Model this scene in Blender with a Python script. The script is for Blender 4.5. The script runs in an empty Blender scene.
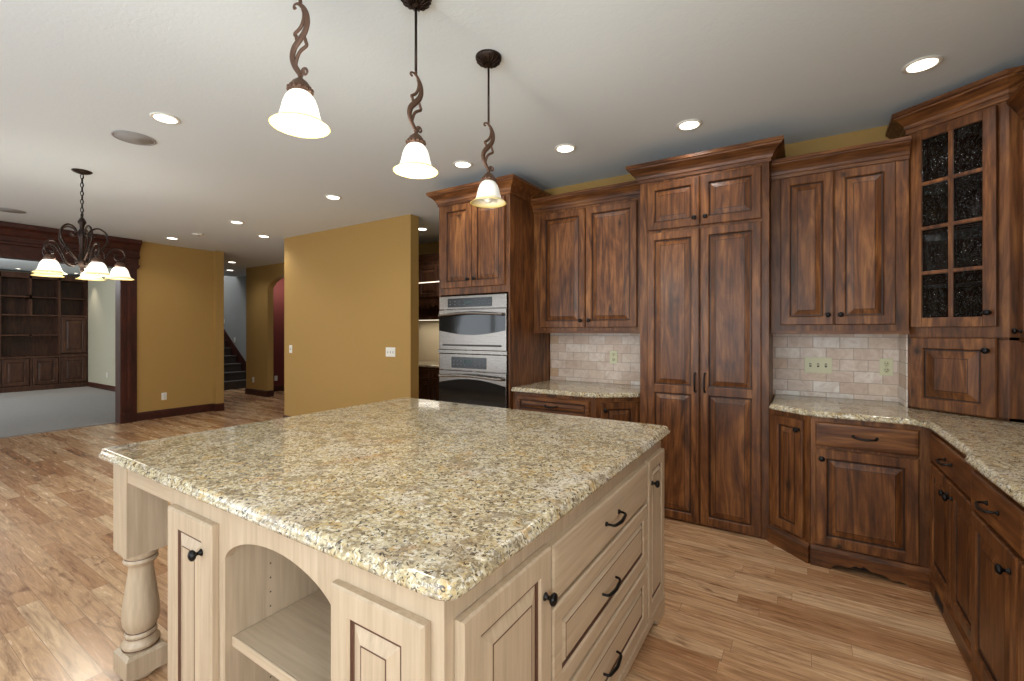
import bpy, bmesh, math, random
from mathutils import Vector, Matrix
random.seed(7)
R = math.radians
PI = math.pi
sc = bpy.context.scene
col = sc.collection

# ------------------------------------------------------------------ camera, world, exposure
FPX, HOR, YAW, CAMH = 453.0, 331.0, 32.45, 1.385
cd = bpy.data.cameras.new('camera')
cam = bpy.data.objects.new('camera', cd); col.objects.link(cam)
cam.location = (0, 0, CAMH); cam.rotation_euler = (R(90), 0, R(YAW))
cd.sensor_width = 36; cd.lens = FPX / 1024 * 36; cd.shift_y = -(340.5 - HOR) / 1024
cd.clip_start = .05; cd.clip_end = 100
sc.camera = cam
sc.view_settings.view_transform = 'Standard'; sc.view_settings.look = 'None'
sc.view_settings.gamma = 1; sc.view_settings.use_curve_mapping = False
sc.view_settings.exposure = 0.2
w = bpy.data.worlds.new('world'); sc.world = w; w.use_nodes = True
w.node_tree.nodes['Background'].inputs[0].default_value = (.75, .86, 1, 1)
w.node_tree.nodes['Background'].inputs[1].default_value = 1.0
sc.cycles.use_denoising = True
sc.cycles.max_bounces = 7; sc.cycles.diffuse_bounces = 4; sc.cycles.glossy_bounces = 3
sc.cycles.transparent_max_bounces = 8; sc.cycles.sample_clamp_indirect = 4
sc.cycles.caustics_reflective = False; sc.cycles.caustics_refractive = False

CE = 2.77          # ceiling height
DAY = (.90, .96, 1.0)
WARM = (1.0, .90, .76)
def area(name, loc, rot, sx, sy, power, color, spread=180):
    l = bpy.data.lights.new(name, 'AREA'); l.shape = 'RECTANGLE'; l.size = sx; l.size_y = sy
    l.energy = power; l.color = color; l.spread = R(spread)
    o = bpy.data.objects.new(name, l); col.objects.link(o); o.location = loc; o.rotation_euler = rot
    return o
# added daylight lamps at unseen windows, tilted up to brighten the ceiling
area('added_daylight_nook', (-5.4, -2.36, 1.45), (R(112), 0, 0), 3.4, 1.9, 62, DAY)
area('added_daylight_patio', (-1.1, -2.36, 1.35), (R(125), 0, 0), 2.6, 2.1, 92, DAY)
area('added_daylight_sink', (1.44, -1.0, 1.65), (R(112), 0, R(90)), 1.7, 1.1, 105, DAY)  # lamp added with its window to brighten the ceiling and island
area('added_daylight_den', (-12.0, -2.36, 1.45), (R(95), 0, 0), 3.0, 1.7, 150, (1, 1, 1))
area('added_stair_fill', (-13.6, 5.4, 4.4), (0, 0, 0), 1.6, .9, 75, (1, 1, 1))  # fill lamp added under the stairwell lid, no window there

# ------------------------------------------------------------------ material helpers
def srgb(r, g, b):
    f = lambda c: (c / 255 / 12.92) if c / 255 <= .04045 else ((c / 255 + .055) / 1.055) ** 2.4
    return (f(r), f(g), f(b), 1)
class NT:
    def __init__(s, name):
        s.m = bpy.data.materials.new(name); s.m.use_nodes = True
        s.t = s.m.node_tree; s.p = s.t.nodes['Principled BSDF']
    def n(s, typ, **kw):
        nd = s.t.nodes.new(typ)
        for k, v in kw.items():
            if k in nd.inputs: s.set(nd.inputs[k], v)
            else: setattr(nd, k, v)
        return nd
    def set(s, inp, v):
        if isinstance(v, bpy.types.NodeSocket): s.t.links.new(v, inp)
        else: inp.default_value = v
    def P(s, **kw):
        for k, v in kw.items(): s.set(s.p.inputs[k.replace('_', ' ')], v)
        return s
    def ramp(s, fac, stops, interp='LINEAR'):
        nd = s.t.nodes.new('ShaderNodeValToRGB'); s.t.links.new(fac, nd.inputs[0])
        e = nd.color_ramp.elements; nd.color_ramp.interpolation = interp
        while len(e) < len(stops): e.new(.5)
        for i, (p, c) in enumerate(stops): e[i].position = p; e[i].color = c
        return nd.outputs[0]
    def mix(s, fac, a, b, mode='MIX'):
        nd = s.t.nodes.new('ShaderNodeMix'); nd.data_type = 'RGBA'; nd.blend_type = mode
        s.set(nd.inputs[0], fac); s.set(nd.inputs[6], a); s.set(nd.inputs[7], b)
        return nd.outputs[2]
    def math(s, op, a, b=0.0):
        nd = s.t.nodes.new('ShaderNodeMath'); nd.operation = op; s.set(nd.inputs[0], a); s.set(nd.inputs[1], b)
        return nd.outputs[0]
    def coord(s, rnd=True, scale=(1, 1, 1), rot=(0, 0, 0)):
        tc = s.n('ShaderNodeTexCoord'); out = tc.outputs['Object']
        if rnd:
            oi = s.n('ShaderNodeObjectInfo')
            v = s.n('ShaderNodeVectorMath', operation='SCALE'); v.inputs[0].default_value = (37, 23, 51)
            s.t.links.new(oi.outputs['Random'], v.inputs['Scale'])
            a = s.n('ShaderNodeVectorMath', operation='ADD'); s.t.links.new(out, a.inputs[0]); s.t.links.new(v.outputs[0], a.inputs[1]); out = a.outputs[0]
        mp = s.n('ShaderNodeMapping'); s.t.links.new(out, mp.inputs[0]); mp.inputs['Scale'].default_value = scale; mp.inputs['Rotation'].default_value = rot
        return mp.outputs[0]
    def noise(s, vec, scale, detail=3, rough=.5, dist=0):
        nd = s.n('ShaderNodeTexNoise', Scale=scale, Detail=detail, Roughness=rough, Distortion=dist); s.t.links.new(vec, nd.inputs['Vector'])
        return nd.outputs['Fac']
    def vor(s, vec, scale, feature='F1', out='Distance', rand=1.0):
        nd = s.n('ShaderNodeTexVoronoi', feature=feature, Scale=scale, Randomness=rand); s.t.links.new(vec, nd.inputs['Vector'])
        return nd.outputs[out]
    def bump(s, h, strength=.3, dist=.01):
        b = s.n('ShaderNodeBump', Strength=strength, Distance=dist); s.t.links.new(h, b.inputs['Height']); s.t.links.new(b.outputs[0], s.p.inputs['Normal'])
        return s
def plain(name, rgb, rough=.5, metal=0, **kw):
    t = NT(name); t.P(Base_Color=srgb(*rgb), Roughness=rough, Metallic=metal, **kw); return t.m

def wood(name, dark, mid, light, horiz=False, rough=.42, coat=.08, knots=True, blot=1.0):
    t = NT(name)
    rot = (0, R(90), 0) if horiz else (0, 0, 0)
    tc = t.coord(True, (1, 1, 1), rot)
    mp = t.n('ShaderNodeMapping'); t.t.links.new(tc, mp.inputs[0]); mp.inputs['Scale'].default_value = (1, 1, .11)
    g1 = t.noise(mp.outputs[0], 20, 5, .5, 1.6)
    mp2 = t.n('ShaderNodeMapping'); t.t.links.new(tc, mp2.inputs[0]); mp2.inputs['Scale'].default_value = (1, 1, .35)
    g2 = t.noise(mp2.outputs[0], 5.5, 4, .6, 1.6)
    c = t.ramp(t.math('ADD', t.math('MULTIPLY', g1, .62), t.math('MULTIPLY', g2, .40 * blot)),
               [(.36, srgb(*dark)), (.52, srgb(*mid)), (.70, srgb(*light))])
    # contour lines of a slow noise read as cathedral figure
    cf = t.math('FRACT', t.math('MULTIPLY', t.noise(mp.outputs[0], 5.0, 2, .4, .6), 11.0))
    c = t.mix(t.ramp(cf, [(0, (.34, .34, .34, 1)), (.16, (0, 0, 0, 1)), (.8, (0, 0, 0, 1)), (1, (.34, .34, .34, 1))]), c, srgb(*dark))
    # glued-up boards of slightly different tone
    sx = t.n('ShaderNodeSeparateXYZ'); t.t.links.new(tc, sx.inputs[0])
    bn = t.math('FLOOR', t.math('MULTIPLY', t.math('ADD', sx.outputs['X'], sx.outputs['Y']), 10.5))
    wn = t.n('ShaderNodeTexWhiteNoise', noise_dimensions='1D'); t.t.links.new(bn, wn.inputs['W'])
    c = t.mix(t.math('MULTIPLY', wn.outputs['Value'], .38), c, srgb(*[int(v*.8+w_*.2) for v, w_ in zip(dark, mid)]))
    # fine pores
    mp3 = t.n('ShaderNodeMapping'); t.t.links.new(tc, mp3.inputs[0]); mp3.inputs['Scale'].default_value = (1, 1, .03)
    g3 = t.noise(mp3.outputs[0], 150, 2, .6)
    c = t.mix(t.ramp(g3, [(.3, (.3, .3, .3, 1)), (.45, (0, 0, 0, 1))]), c, srgb(*[int(v * .6) for v in dark]))
    if knots:
        mp4 = t.n('ShaderNodeMapping'); t.t.links.new(tc, mp4.inputs[0]); mp4.inputs['Scale'].default_value = (1, 1, .62)
        wv = t.noise(tc, 9, 2)
        ad = t.n('ShaderNodeVectorMath', operation='ADD'); t.t.links.new(mp4.outputs[0], ad.inputs[0])
        sc_ = t.n('ShaderNodeVectorMath', operation='SCALE'); t.t.links.new(wv, sc_.inputs[0]); sc_.inputs['Scale'].default_value = .06
        t.t.links.new(sc_.outputs[0], ad.inputs[1])
        v = t.vor(ad.outputs[0], 4.2)
        k = t.ramp(v, [(.03, (.9, .9, .9, 1)), (.08, (.3, .3, .3, 1)), (.15, (0, 0, 0, 1))])
        c = t.mix(k, c, srgb(*[int(v_ * .42) for v_ in dark]))
    t.P(Base_Color=c, Roughness=rough, Coat_Weight=coat, Coat_Roughness=.22, Specular_IOR_Level=.32)
    t.bump(g1, .08, .004)
    return t.m

AL = ((58, 31, 13), (110, 66, 33), (156, 104, 57))
m_wood = wood('knotty_alder', *AL)
m_woodh = wood('knotty_alder_horizontal', *AL, horiz=True)
m_groove = wood('stained_groove', (38, 20, 10), (54, 30, 16), (72, 42, 24), knots=False)
DK = ((46, 27, 18), (74, 46, 32), (98, 66, 46))
m_dark = wood('dark_stained_wood', *DK, knots=False)
m_darkh = wood('dark_stained_wood_horizontal', *DK, horiz=True, knots=False)
m_trim = wood('mahogany_trim', (44, 18, 12), (66, 30, 20), (88, 44, 28), knots=False, rough=.5, coat=.05)
m_trimh = wood('mahogany_trim_horizontal', (44, 18, 12), (66, 30, 20), (88, 44, 28), horiz=True, knots=False, rough=.5, coat=.05)

def cream(name, horiz=False):
    t = NT(name); tc = t.coord(True, (1, 1, 1), (0, R(90), 0) if horiz else (0, 0, 0))
    mp = t.n('ShaderNodeMapping'); t.t.links.new(tc, mp.inputs[0]); mp.inputs['Scale'].default_value = (1, 1, .05)
    g = t.noise(mp.outputs[0], 60, 4, .6)
    g2 = t.noise(tc, 3, 3)
    c = t.ramp(g, [(.3, srgb(168, 149, 124)), (.6, srgb(188, 169, 144)), (.8, srgb(198, 182, 159))])
    c = t.mix(t.math('MULTIPLY', g2, .35), c, srgb(176, 154, 126))
    t.P(Base_Color=c, Roughness=.42, Coat_Weight=.15, Coat_Roughness=.3).bump(g, .06, .003)
    return t.m
m_cream = cream('glazed_cream_paint'); m_creamh = cream('glazed_cream_paint_horizontal', True)
m_glaze = plain('brown_glaze', (84, 54, 38), .5)

def granite():
    t = NT('golden_granite'); tc = t.coord(False)
    wob = t.noise(tc, 30, 3)
    ad = t.n('ShaderNodeVectorMath', operation='MULTIPLY_ADD'); ad.inputs[1].default_value = (.02, .02, .02)
    nz = t.n('ShaderNodeTexNoise', Scale=34, Detail=3); t.t.links.new(tc, nz.inputs['Vector'])
    t.t.links.new(nz.outputs['Color'], ad.inputs[0]); t.t.links.new(tc, ad.inputs[2]); v = ad.outputs[0]
    cell = t.n('ShaderNodeTexVoronoi', Scale=135); t.t.links.new(v, cell.inputs['Vector'])
    sep = t.n('ShaderNodeSeparateColor'); t.t.links.new(cell.outputs['Color'], sep.inputs[0])
    c = t.ramp(sep.outputs[0], [(0, srgb(132, 118, 94)), (.14, srgb(178, 164, 130)), (.40, srgb(204, 195, 168)), (.62, srgb(188, 171, 132)), (.80, srgb(224, 220, 208))], 'CONSTANT')
    c2 = t.ramp(t.noise(v, 60, 4, .7), [(.35, srgb(140, 118, 78)), (.6, srgb(214, 202, 168))])
    c = t.mix(.38, c, c2)
    # larger drifts: whitish and rusty patches
    big = t.noise(tc, 4.5, 4, .6, .6)
    c = t.mix(t.ramp(big, [(.52, (0, 0, 0, 1)), (.68, (.55, .55, .55, 1))]), c, srgb(214, 208, 196))
    rust = t.noise(tc, 2.6, 5, .65, 1.2)
    c = t.mix(t.ramp(rust, [(.58, (0, 0, 0, 1)), (.72, (.5, .5, .5, 1))]), c, srgb(150, 96, 56))
    gold = t.ramp(t.noise(v, 22, 4, .6), [(.56, (0, 0, 0, 1)), (.64, (.45, .45, .45, 1))])
    c = t.mix(gold, c, srgb(188, 148, 72))
    blk = t.ramp(t.noise(v, 95, 3, .6, .8), [(.565, (0, 0, 0, 1)), (.60, (1, 1, 1, 1))])
    c = t.mix(t.math('MULTIPLY', blk, .9), c, srgb(52, 44, 40))
    clus = t.ramp(t.noise(tc, 17, 5, .7, .5), [(.51, (0, 0, 0, 1)), (.60, (.62, .62, .62, 1))])
    c = t.mix(clus, c, srgb(124, 108, 84))
    gry = t.ramp(t.noise(v, 66, 3, .6, .4), [(.57, (0, 0, 0, 1)), (.61, (1, 1, 1, 1))])
    c = t.mix(t.math('MULTIPLY', gry, .6), c, srgb(112, 104, 92))
    t.P(Base_Color=c, Roughness=.09, Specular_IOR_Level=.55)
    return t.m
m_granite = granite()

def oak():
    t = NT('oak_plank_floor'); tc = t.coord(False)
    sp = t.n('ShaderNodeSeparateXYZ'); t.t.links.new(tc, sp.inputs[0])
    row = t.math('FLOOR', t.math('DIVIDE', sp.outputs['Y'], .083))
    wn = t.n('ShaderNodeTexWhiteNoise', noise_dimensions='1D'); t.t.links.new(row, wn.inputs['W'])
    cb = t.n('ShaderNodeCombineXYZ'); t.t.links.new(t.math('ADD', sp.outputs['X'], t.math('MULTIPLY', wn.outputs['Value'], 7.3)), cb.inputs['X']); t.t.links.new(sp.outputs['Y'], cb.inputs['Y'])
    br = t.n('ShaderNodeTexBrick', Scale=1.0); t.t.links.new(cb.outputs[0], br.inputs['Vector'])
    br.offset = 0.0; br.squash = 1.0
    br.inputs['Color1'].default_value = (0, 0, 0, 1); br.inputs['Color2'].default_value = (1, 1, 1, 1); br.inputs['Mortar'].default_value = (.5, .5, .5, 1)
    br.inputs['Mortar Size'].default_value = .0011; br.inputs['Mortar Smooth'].default_value = .3; br.inputs['Bias'].default_value = 0
    br.inputs['Brick Width'].default_value = .92; br.inputs['Row Height'].default_value = .083
    rv = br.outputs['Color']
    off = t.n('ShaderNodeVectorMath', operation='MULTIPLY_ADD'); off.inputs[1].default_value = (9, 5, 7)
    t.t.links.new(rv, off.inputs[0]); t.t.links.new(tc, off.inputs[2])
    mp = t.n('ShaderNodeMapping'); t.t.links.new(off.outputs[0], mp.inputs[0]); mp.inputs['Scale'].default_value = (.09, 1, 1)
    g = t.noise(mp.outputs[0], 38, 6, .65, 1.0)
    mp2 = t.n('ShaderNodeMapping'); t.t.links.new(off.outputs[0], mp2.inputs[0]); mp2.inputs['Scale'].default_value = (.25, 1, 1)
    g2 = t.noise(mp2.outputs[0], 7, 4, .6, 2.0)
    base = t.ramp(rv, [(0, srgb(170, 124, 86)), (.25, srgb(194, 152, 112)), (.7, srgb(206, 168, 128)), (1, srgb(222, 190, 152))])
    grain = t.ramp(g, [(.3, srgb(120, 84, 58)), (.55, (1, 1, 1, 1))])
    c = t.mix(.62, base, grain, 'MULTIPLY')
    c = t.mix(t.ramp(g2, [(.57, (0, 0, 0, 1)), (.70, (.75, .75, .75, 1))]), c, srgb(112, 72, 46))
    c = t.mix(t.math('MULTIPLY', br.outputs['Fac'], .6), c, srgb(84, 56, 38))
    t.P(Base_Color=c, Roughness=t.math('ADD', t.math('MULTIPLY', g, .12), .2), Coat_Weight=.2, Coat_Roughness=.15).bump(g, .05, .004)
    return t.m
m_oak = oak()

def tile():
    t = NT('travertine_subway_tile'); tc = t.coord(False, (1, 1, 1), (R(-90), 0, 0))
    br = t.n('ShaderNodeTexBrick', Scale=1.0); t.t.links.new(tc, br.inputs['Vector'])
    br.offset = .5
    br.inputs['Color1'].default_value = (0, 0, 0, 1); br.inputs['Color2'].default_value = (1, 1, 1, 1); br.inputs['Mortar'].default_value = (.5, .5, .5, 1)
    br.inputs['Mortar Size'].default_value = .0022; br.inputs['Mortar Smooth'].default_value = .25
    br.inputs['Brick Width'].default_value = .157; br.inputs['Row Height'].default_value = .079
    base = t.ramp(br.outputs['Color'], [(0, srgb(240, 232, 222)), (.25, srgb(212, 190, 172)), (.5, srgb(226, 210, 196)), (.75, srgb(244, 240, 234)), (1, srgb(206, 172, 138))])
    g = t.noise(tc, 16, 5, .65, .8)
    c = t.mix(t.ramp(g, [(.4, (0, 0, 0, 1)), (.75, (.6, .6, .6, 1))]), base, srgb(176, 142, 118))
    pit = t.ramp(t.noise(tc, 52, 4, .7, 1.5), [(.66, (0, 0, 0, 1)), (.7, (.8, .8, .8, 1))])
    c = t.mix(pit, c, srgb(150, 112, 88))
    c = t.mix(br.outputs['Fac'], c, srgb(168, 150, 134))
    t.P(Base_Color=c, Roughness=.45).bump(br.outputs['Fac'], -.5, .003)
    return t.m
m_tile = tile()

def wallpaint(name, rgb, bump=.12, rough=.75, scale=90):
    t = NT(name); tc = t.coord(False); g = t.noise(tc, scale, 3)
    t.P(Base_Color=srgb(*rgb), Roughness=rough).bump(g, bump, .003); return t.m
m_ochre = wallpaint('ochre_wall_paint', (166, 132, 72))
m_pale = wallpaint('pale_beige_paint', (176, 172, 152))
m_greyw = wallpaint('grey_wall_paint', (150, 152, 151))
m_white = wallpaint('white_wall_paint', (205, 203, 196))
m_red = wallpaint('maroon_paint', (96, 34, 28))
def ceilm():
    t = NT('textured_ceiling_paint'); tc = t.coord(False)
    g = t.noise(tc, 28, 4, .6, 1.5)
    t.P(Base_Color=srgb(216, 225, 230), Roughness=.8).bump(g, .2, .006); return t.m
m_ceil = ceilm()
def carpet():
    t = NT('grey_carpet'); tc = t.coord(False); g = t.noise(tc, 160, 3, .7); g2 = t.noise(tc, 6, 3)
    c = t.ramp(g, [(.3, srgb(118, 114, 110)), (.7, srgb(178, 174, 170))])
    c = t.mix(t.math('MULTIPLY', g2, .3), c, srgb(124, 122, 122))
    t.P(Base_Color=c, Roughness=.95).bump(g, .8, .01); return t.m
m_carpet = carpet()
m_bronze = plain('oil_rubbed_bronze', (46, 34, 28), .38, .75)
m_bronze2 = plain('antique_bronze', (92, 68, 54), .42, .6)
m_black = plain('black_metal', (22, 20, 20), .35, .6)
def steel():
    t = NT('brushed_stainless_steel'); tc = t.coord(False, (1, 1, 40)); g = t.noise(tc, 12, 3)
    t.P(Base_Color=srgb(128, 122, 116), Metallic=1, Roughness=t.math('ADD', t.math('MULTIPLY', g, .12), .2)); return t.m
m_steel = steel()
m_oglass = plain('black_oven_glass', (10, 10, 11), .06)
m_display = plain('oven_display_black', (16, 16, 18), .2)
m_btn = plain('printed_grey_markings', (84, 86, 86), .5)
m_plate = plain('almond_plastic', (214, 212, 176), .35)
m_wplate = plain('white_plastic', (224, 222, 212), .35)
m_slot = plain('dark_slot', (40, 36, 32), .5)
m_spk = plain('speaker_grille', (150, 150, 150), .7)
m_void = plain('dark_recess', (18, 12, 9), .8)
m_runner = plain('stair_carpet', (74, 68, 64), .95)
def emis(name, rgb, e, base=(240, 238, 230)):
    t = NT(name); t.P(Base_Color=srgb(*base), Emission_Color=srgb(*rgb), Emission_Strength=e, Roughness=.4); return t.m
m_lens = emis('lit_downlight_lens', (255, 246, 228), 4.5)
m_spot = emis('lit_small_spot', (255, 240, 215), 6)
m_strip = emis('lit_lamp_strip', (255, 240, 215), 1.1)
m_bulb = emis('lit_bulb', (255, 242, 215), 4)
def shade(name, e, e2):
    # glass: white bowl, amber rim (object z tells the height on the shade)
    t = NT(name); tc = t.n('ShaderNodeTexCoord'); sp = t.n('ShaderNodeSeparateXYZ'); t.t.links.new(tc.outputs['Object'], sp.inputs[0])
    f = t.ramp(sp.outputs['Z'], [(0.0, (1, 1, 1, 1)), (.03, (0, 0, 0, 1))])
    c = t.mix(f, srgb(236, 238, 232), srgb(216, 190, 108))
    ec = t.mix(f, srgb(255, 246, 226), srgb(250, 226, 150))
    es = t.math('ADD', t.math('MULTIPLY', f, e2 - e), e)
    t.P(Base_Color=c, Roughness=.25, Emission_Color=ec, Emission_Strength=es)
    return t.m
m_shade_on = shade('lit_alabaster_glass', 1.0, .16)
m_shade_off = shade('faint_glow_alabaster_glass', .12, .03)  # faint emission put into the shade of an unlit pendant
def seedy():
    t = NT('seeded_glass'); tc = t.coord(False)
    v = t.vor(tc, 70); n2 = t.noise(tc, 60, 3)
    b = t.n('ShaderNodeBump', Strength=.9, Distance=.02); t.t.links.new(t.math('ADD', v, n2), b.inputs['Height'])
    gl = t.n('ShaderNodeBsdfGlossy', Roughness=.12); t.t.links.new(b.outputs[0], gl.inputs['Normal'])
    tr = t.n('ShaderNodeBsdfTransparent'); tr.inputs[0].default_value = (.4, .4, .38, 1)  # grey tint puts the shade of the cabinet interior into the glass
    mx = t.n('ShaderNodeMixShader'); 
    seeds = t.ramp(t.math('ADD', t.vor(tc, 95), t.math('MULTIPLY', t.noise(tc, 14, 3), .9)), [(.50, (.6, .6, .6, 1)), (.55, (.045, .045, .045, 1))])
    t.t.links.new(seeds, mx.inputs[0])
    t.t.links.new(tr.outputs[0], mx.inputs[1]); t.t.links.new(gl.outputs[0], mx.inputs[2])
    t.t.links.new(mx.outputs[0], t.t.nodes['Material Output'].inputs[0])
    return t.m
m_seedy = seedy()
def clearglass():
    t = NT('clear_window_glass')
    gl = t.n('ShaderNodeBsdfGlossy', Roughness=.02); tr = t.n('ShaderNodeBsdfTransparent')
    mx = t.n('ShaderNodeMixShader'); mx.inputs[0].default_value = .06
    t.t.links.new(tr.outputs[0], mx.inputs[1]); t.t.links.new(gl.outputs[0], mx.inputs[2])
    t.t.links.new(mx.outputs[0], t.t.nodes['Material Output'].inputs[0]); return t.m
m_clear = clearglass()

# ------------------------------------------------------------------ geometry helpers
def bx(bm, x0, y0, z0, x1, y1, z1, mi=0):
    v = [bm.verts.new(p) for p in ((x0,y0,z0),(x1,y0,z0),(x1,y1,z0),(x0,y1,z0),(x0,y0,z1),(x1,y0,z1),(x1,y1,z1),(x0,y1,z1))]
    for f in ((0,3,2,1),(4,5,6,7),(0,1,5,4),(1,2,6,5),(2,3,7,6),(3,0,4,7)):
        fc = bm.faces.new([v[i] for i in f]); fc.material_index = mi
    return v
def prism(bm, pts, h0, h1, axis='z', mi=0):
    """extrude a 2D outline; axis z: (x,y) outline; axis y: (x,z) outline, depth along y; axis x: (y,z) outline"""
    def mk(a, b, h): return {'z': (a, b, h), 'y': (a, h, b), 'x': (h, a, b)}[axis]
    lo = [bm.verts.new(mk(a, b, h0)) for a, b in pts]; hi = [bm.verts.new(mk(a, b, h1)) for a, b in pts]
    n = len(pts); fs = [bm.faces.new(lo), bm.faces.new(hi)]
    for i in range(n): fs.append(bm.faces.new((lo[i], lo[(i+1) % n], hi[(i+1) % n], hi[i])))
    for f in fs: f.material_index = mi
def lathe(bm, prof, seg=24, c=(0, 0, 0), axis='z', mi=0):
    rings = []
    for r, h in prof:
        ring = []
        for i in range(seg):
            a = 2 * PI * i / seg; x, y = r * math.cos(a), r * math.sin(a)
            p = {'z': (x, y, h), 'y': (x, -h, y), 'x': (h, x, y)}[axis]
            ring.append(bm.verts.new((p[0] + c[0], p[1] + c[1], p[2] + c[2])))
        rings.append(ring)
    for a, b in zip(rings, rings[1:]):
        for i in range(seg):
            f = bm.faces.new((a[i], a[(i+1) % seg], b[(i+1) % seg], b[i])); f.smooth = True; f.material_index = mi
    if prof[0][0] > 1e-5 and prof[0][0] < 9: bm.faces.new(rings[0][::-1]).material_index = mi
    bm.faces.new(rings[-1]).material_index = mi
def tube(bm, pts, r, seg=8, flat=1.0, mi=0, caps=True, up=None):
    pts = [Vector(p) for p in pts]; n = len(pts)
    rad = r if isinstance(r, (list, tuple)) else [r] * n
    tan = []
    for i in range(n):
        d = (pts[min(i+1, n-1)] - pts[max(i-1, 0)]); tan.append(d.normalized())
    nrm = Vector(up) if up else (Vector((0, 0, 1)) if abs(tan[0].z) < .9 else Vector((1, 0, 0)))
    rings = []
    for i in range(n):
        t = tan[i]; nrm = (nrm - t * nrm.dot(t)).normalized(); b = t.cross(nrm)
        rings.append([bm.verts.new(pts[i] + (nrm * math.cos(2*PI*k/seg) * flat + b * math.sin(2*PI*k/seg)) * rad[i]) for k in range(seg)])
    for a, b in zip(rings, rings[1:]):
        for k in range(seg):
            f = bm.faces.new((a[k], a[(k+1) % seg], b[(k+1) % seg], b[k])); f.smooth = True; f.material_index = mi
    if caps: bm.faces.new(rings[0][::-1]); bm.faces.new(rings[-1])
def spline(pts, n=8):
    P = [Vector(p) for p in pts]; out = []
    for i in range(len(P) - 1):
        p0 = P[max(i-1, 0)]; p1 = P[i]; p2 = P[i+1]; p3 = P[min(i+2, len(P)-1)]
        for k in range(n):
            t = k / n
            out.append(.5 * ((2*p1) + (p2-p0)*t + (2*p0-5*p1+4*p2-p3)*t*t + (3*p1-p0-3*p2+p3)*t**3))
    out.append(P[-1]); return out
def offs(poly, d, closed=True):
    """move a plan polyline to its right-hand side by d with mitres"""
    n = len(poly); out = []
    for i in range(n):
        p = Vector(poly[i]); ns = []
        if closed or i > 0:
            e = (p - Vector(poly[i-1])).normalized(); ns.append(Vector((e.y, -e.x)))
        if closed or i < n - 1:
            e = (Vector(poly[(i+1) % n]) - p).normalized(); ns.append(Vector((e.y, -e.x)))
        m = sum(ns, Vector((0, 0))).normalized()
        out.append(p + m * (d / max(.3, m.dot(ns[0]))))
    return out
def sweep(bm, path, prof, mi=0):
    """moulding: closed profile [(out, z)] along an open plan path, out = right-hand side"""
    cols = [offs(path, o, False) for o, z in prof]; n = len(prof)
    vs = [[bm.verts.new((cols[j][i].x, cols[j][i].y, prof[j][1])) for j in range(n)] for i in range(len(path))]
    for a, b in zip(vs, vs[1:]):
        for j in range(n): bm.faces.new((a[j], a[(j+1) % n], b[(j+1) % n], b[j])).material_index = mi
    bm.faces.new(vs[0][::-1]); bm.faces.new(vs[-1])
def slab(bm, poly, rings):
    """poly counter-clockwise; rings (outset, z) bottom to top"""
    vs = []
    for o, z in rings: vs.append([bm.verts.new((p.x, p.y, z)) for p in offs(poly, o)])
    n = len(poly)
    for a, b in zip(vs, vs[1:]):
        for i in range(n):
            f = bm.faces.new((a[i], a[(i+1) % n], b[(i+1) % n], b[i])); f.smooth = True
    bm.faces.new(vs[0][::-1]); bm.faces.new(vs[-1])
def fillet(poly, radii, n=6):
    """round corners of a polygon; radii per vertex (0 = sharp)"""
    out = []; N = len(poly)
    for i in range(N):
        p = Vector(poly[i]); r = radii[i]
        if r <= 0: out.append(tuple(p)); continue
        a = (Vector(poly[i-1]) - p).normalized(); b = (Vector(poly[(i+1) % N]) - p).normalized()
        A = p + a * r; B = p + b * r
        for k in range(n + 1):
            t = k / n; q = A * (1-t)**2 + p * 2*t*(1-t) + B * t*t; out.append((q.x, q.y))
    return out
def obj(name, bm, mats, parent=None, loc=(0, 0, 0), rot=0, smooth=False):
    bmesh.ops.recalc_face_normals(bm, faces=bm.faces[:])
    me = bpy.data.meshes.new(name); bm.to_mesh(me); bm.free()
    for m in (mats if isinstance(mats, (list, tuple)) else [mats]): me.materials.append(m)
    o = bpy.data.objects.new(name, me); col.objects.link(o)
    o.location = loc; o.rotation_euler = (0, 0, rot)
    if parent: o.parent = parent
    return o
def bevel(o, w=.003, seg=2, ang=40):
    m = o.modifiers.new('bevel', 'BEVEL'); m.width = w; m.segments = seg; m.limit_method = 'ANGLE'; m.angle_limit = R(ang); m.harden_normals = False
    return o
def tag(o, label, cat, group=None):
    o['label'] = label; o['category'] = cat
    if group: o['group'] = group
    return o
def thing(name, label, cat, loc=(0, 0, 0), rot=0, group=None):
    o = bpy.data.objects.new(name, None); col.objects.link(o); o.empty_display_size = .1
    o.location = loc; o.rotation_euler = (0, 0, rot)
    return tag(o, label, cat, group)
def struct(name, bm, m, label=None):
    o = obj(name, bm, m); o['kind'] = 'structure'; return o
def copy_tree(o, parent=None):
    c = o.copy(); col.objects.link(c); c.parent = parent
    for ch in list(o.children): copy_tree(ch, c)
    return c
def B(): return bmesh.new()

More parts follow.
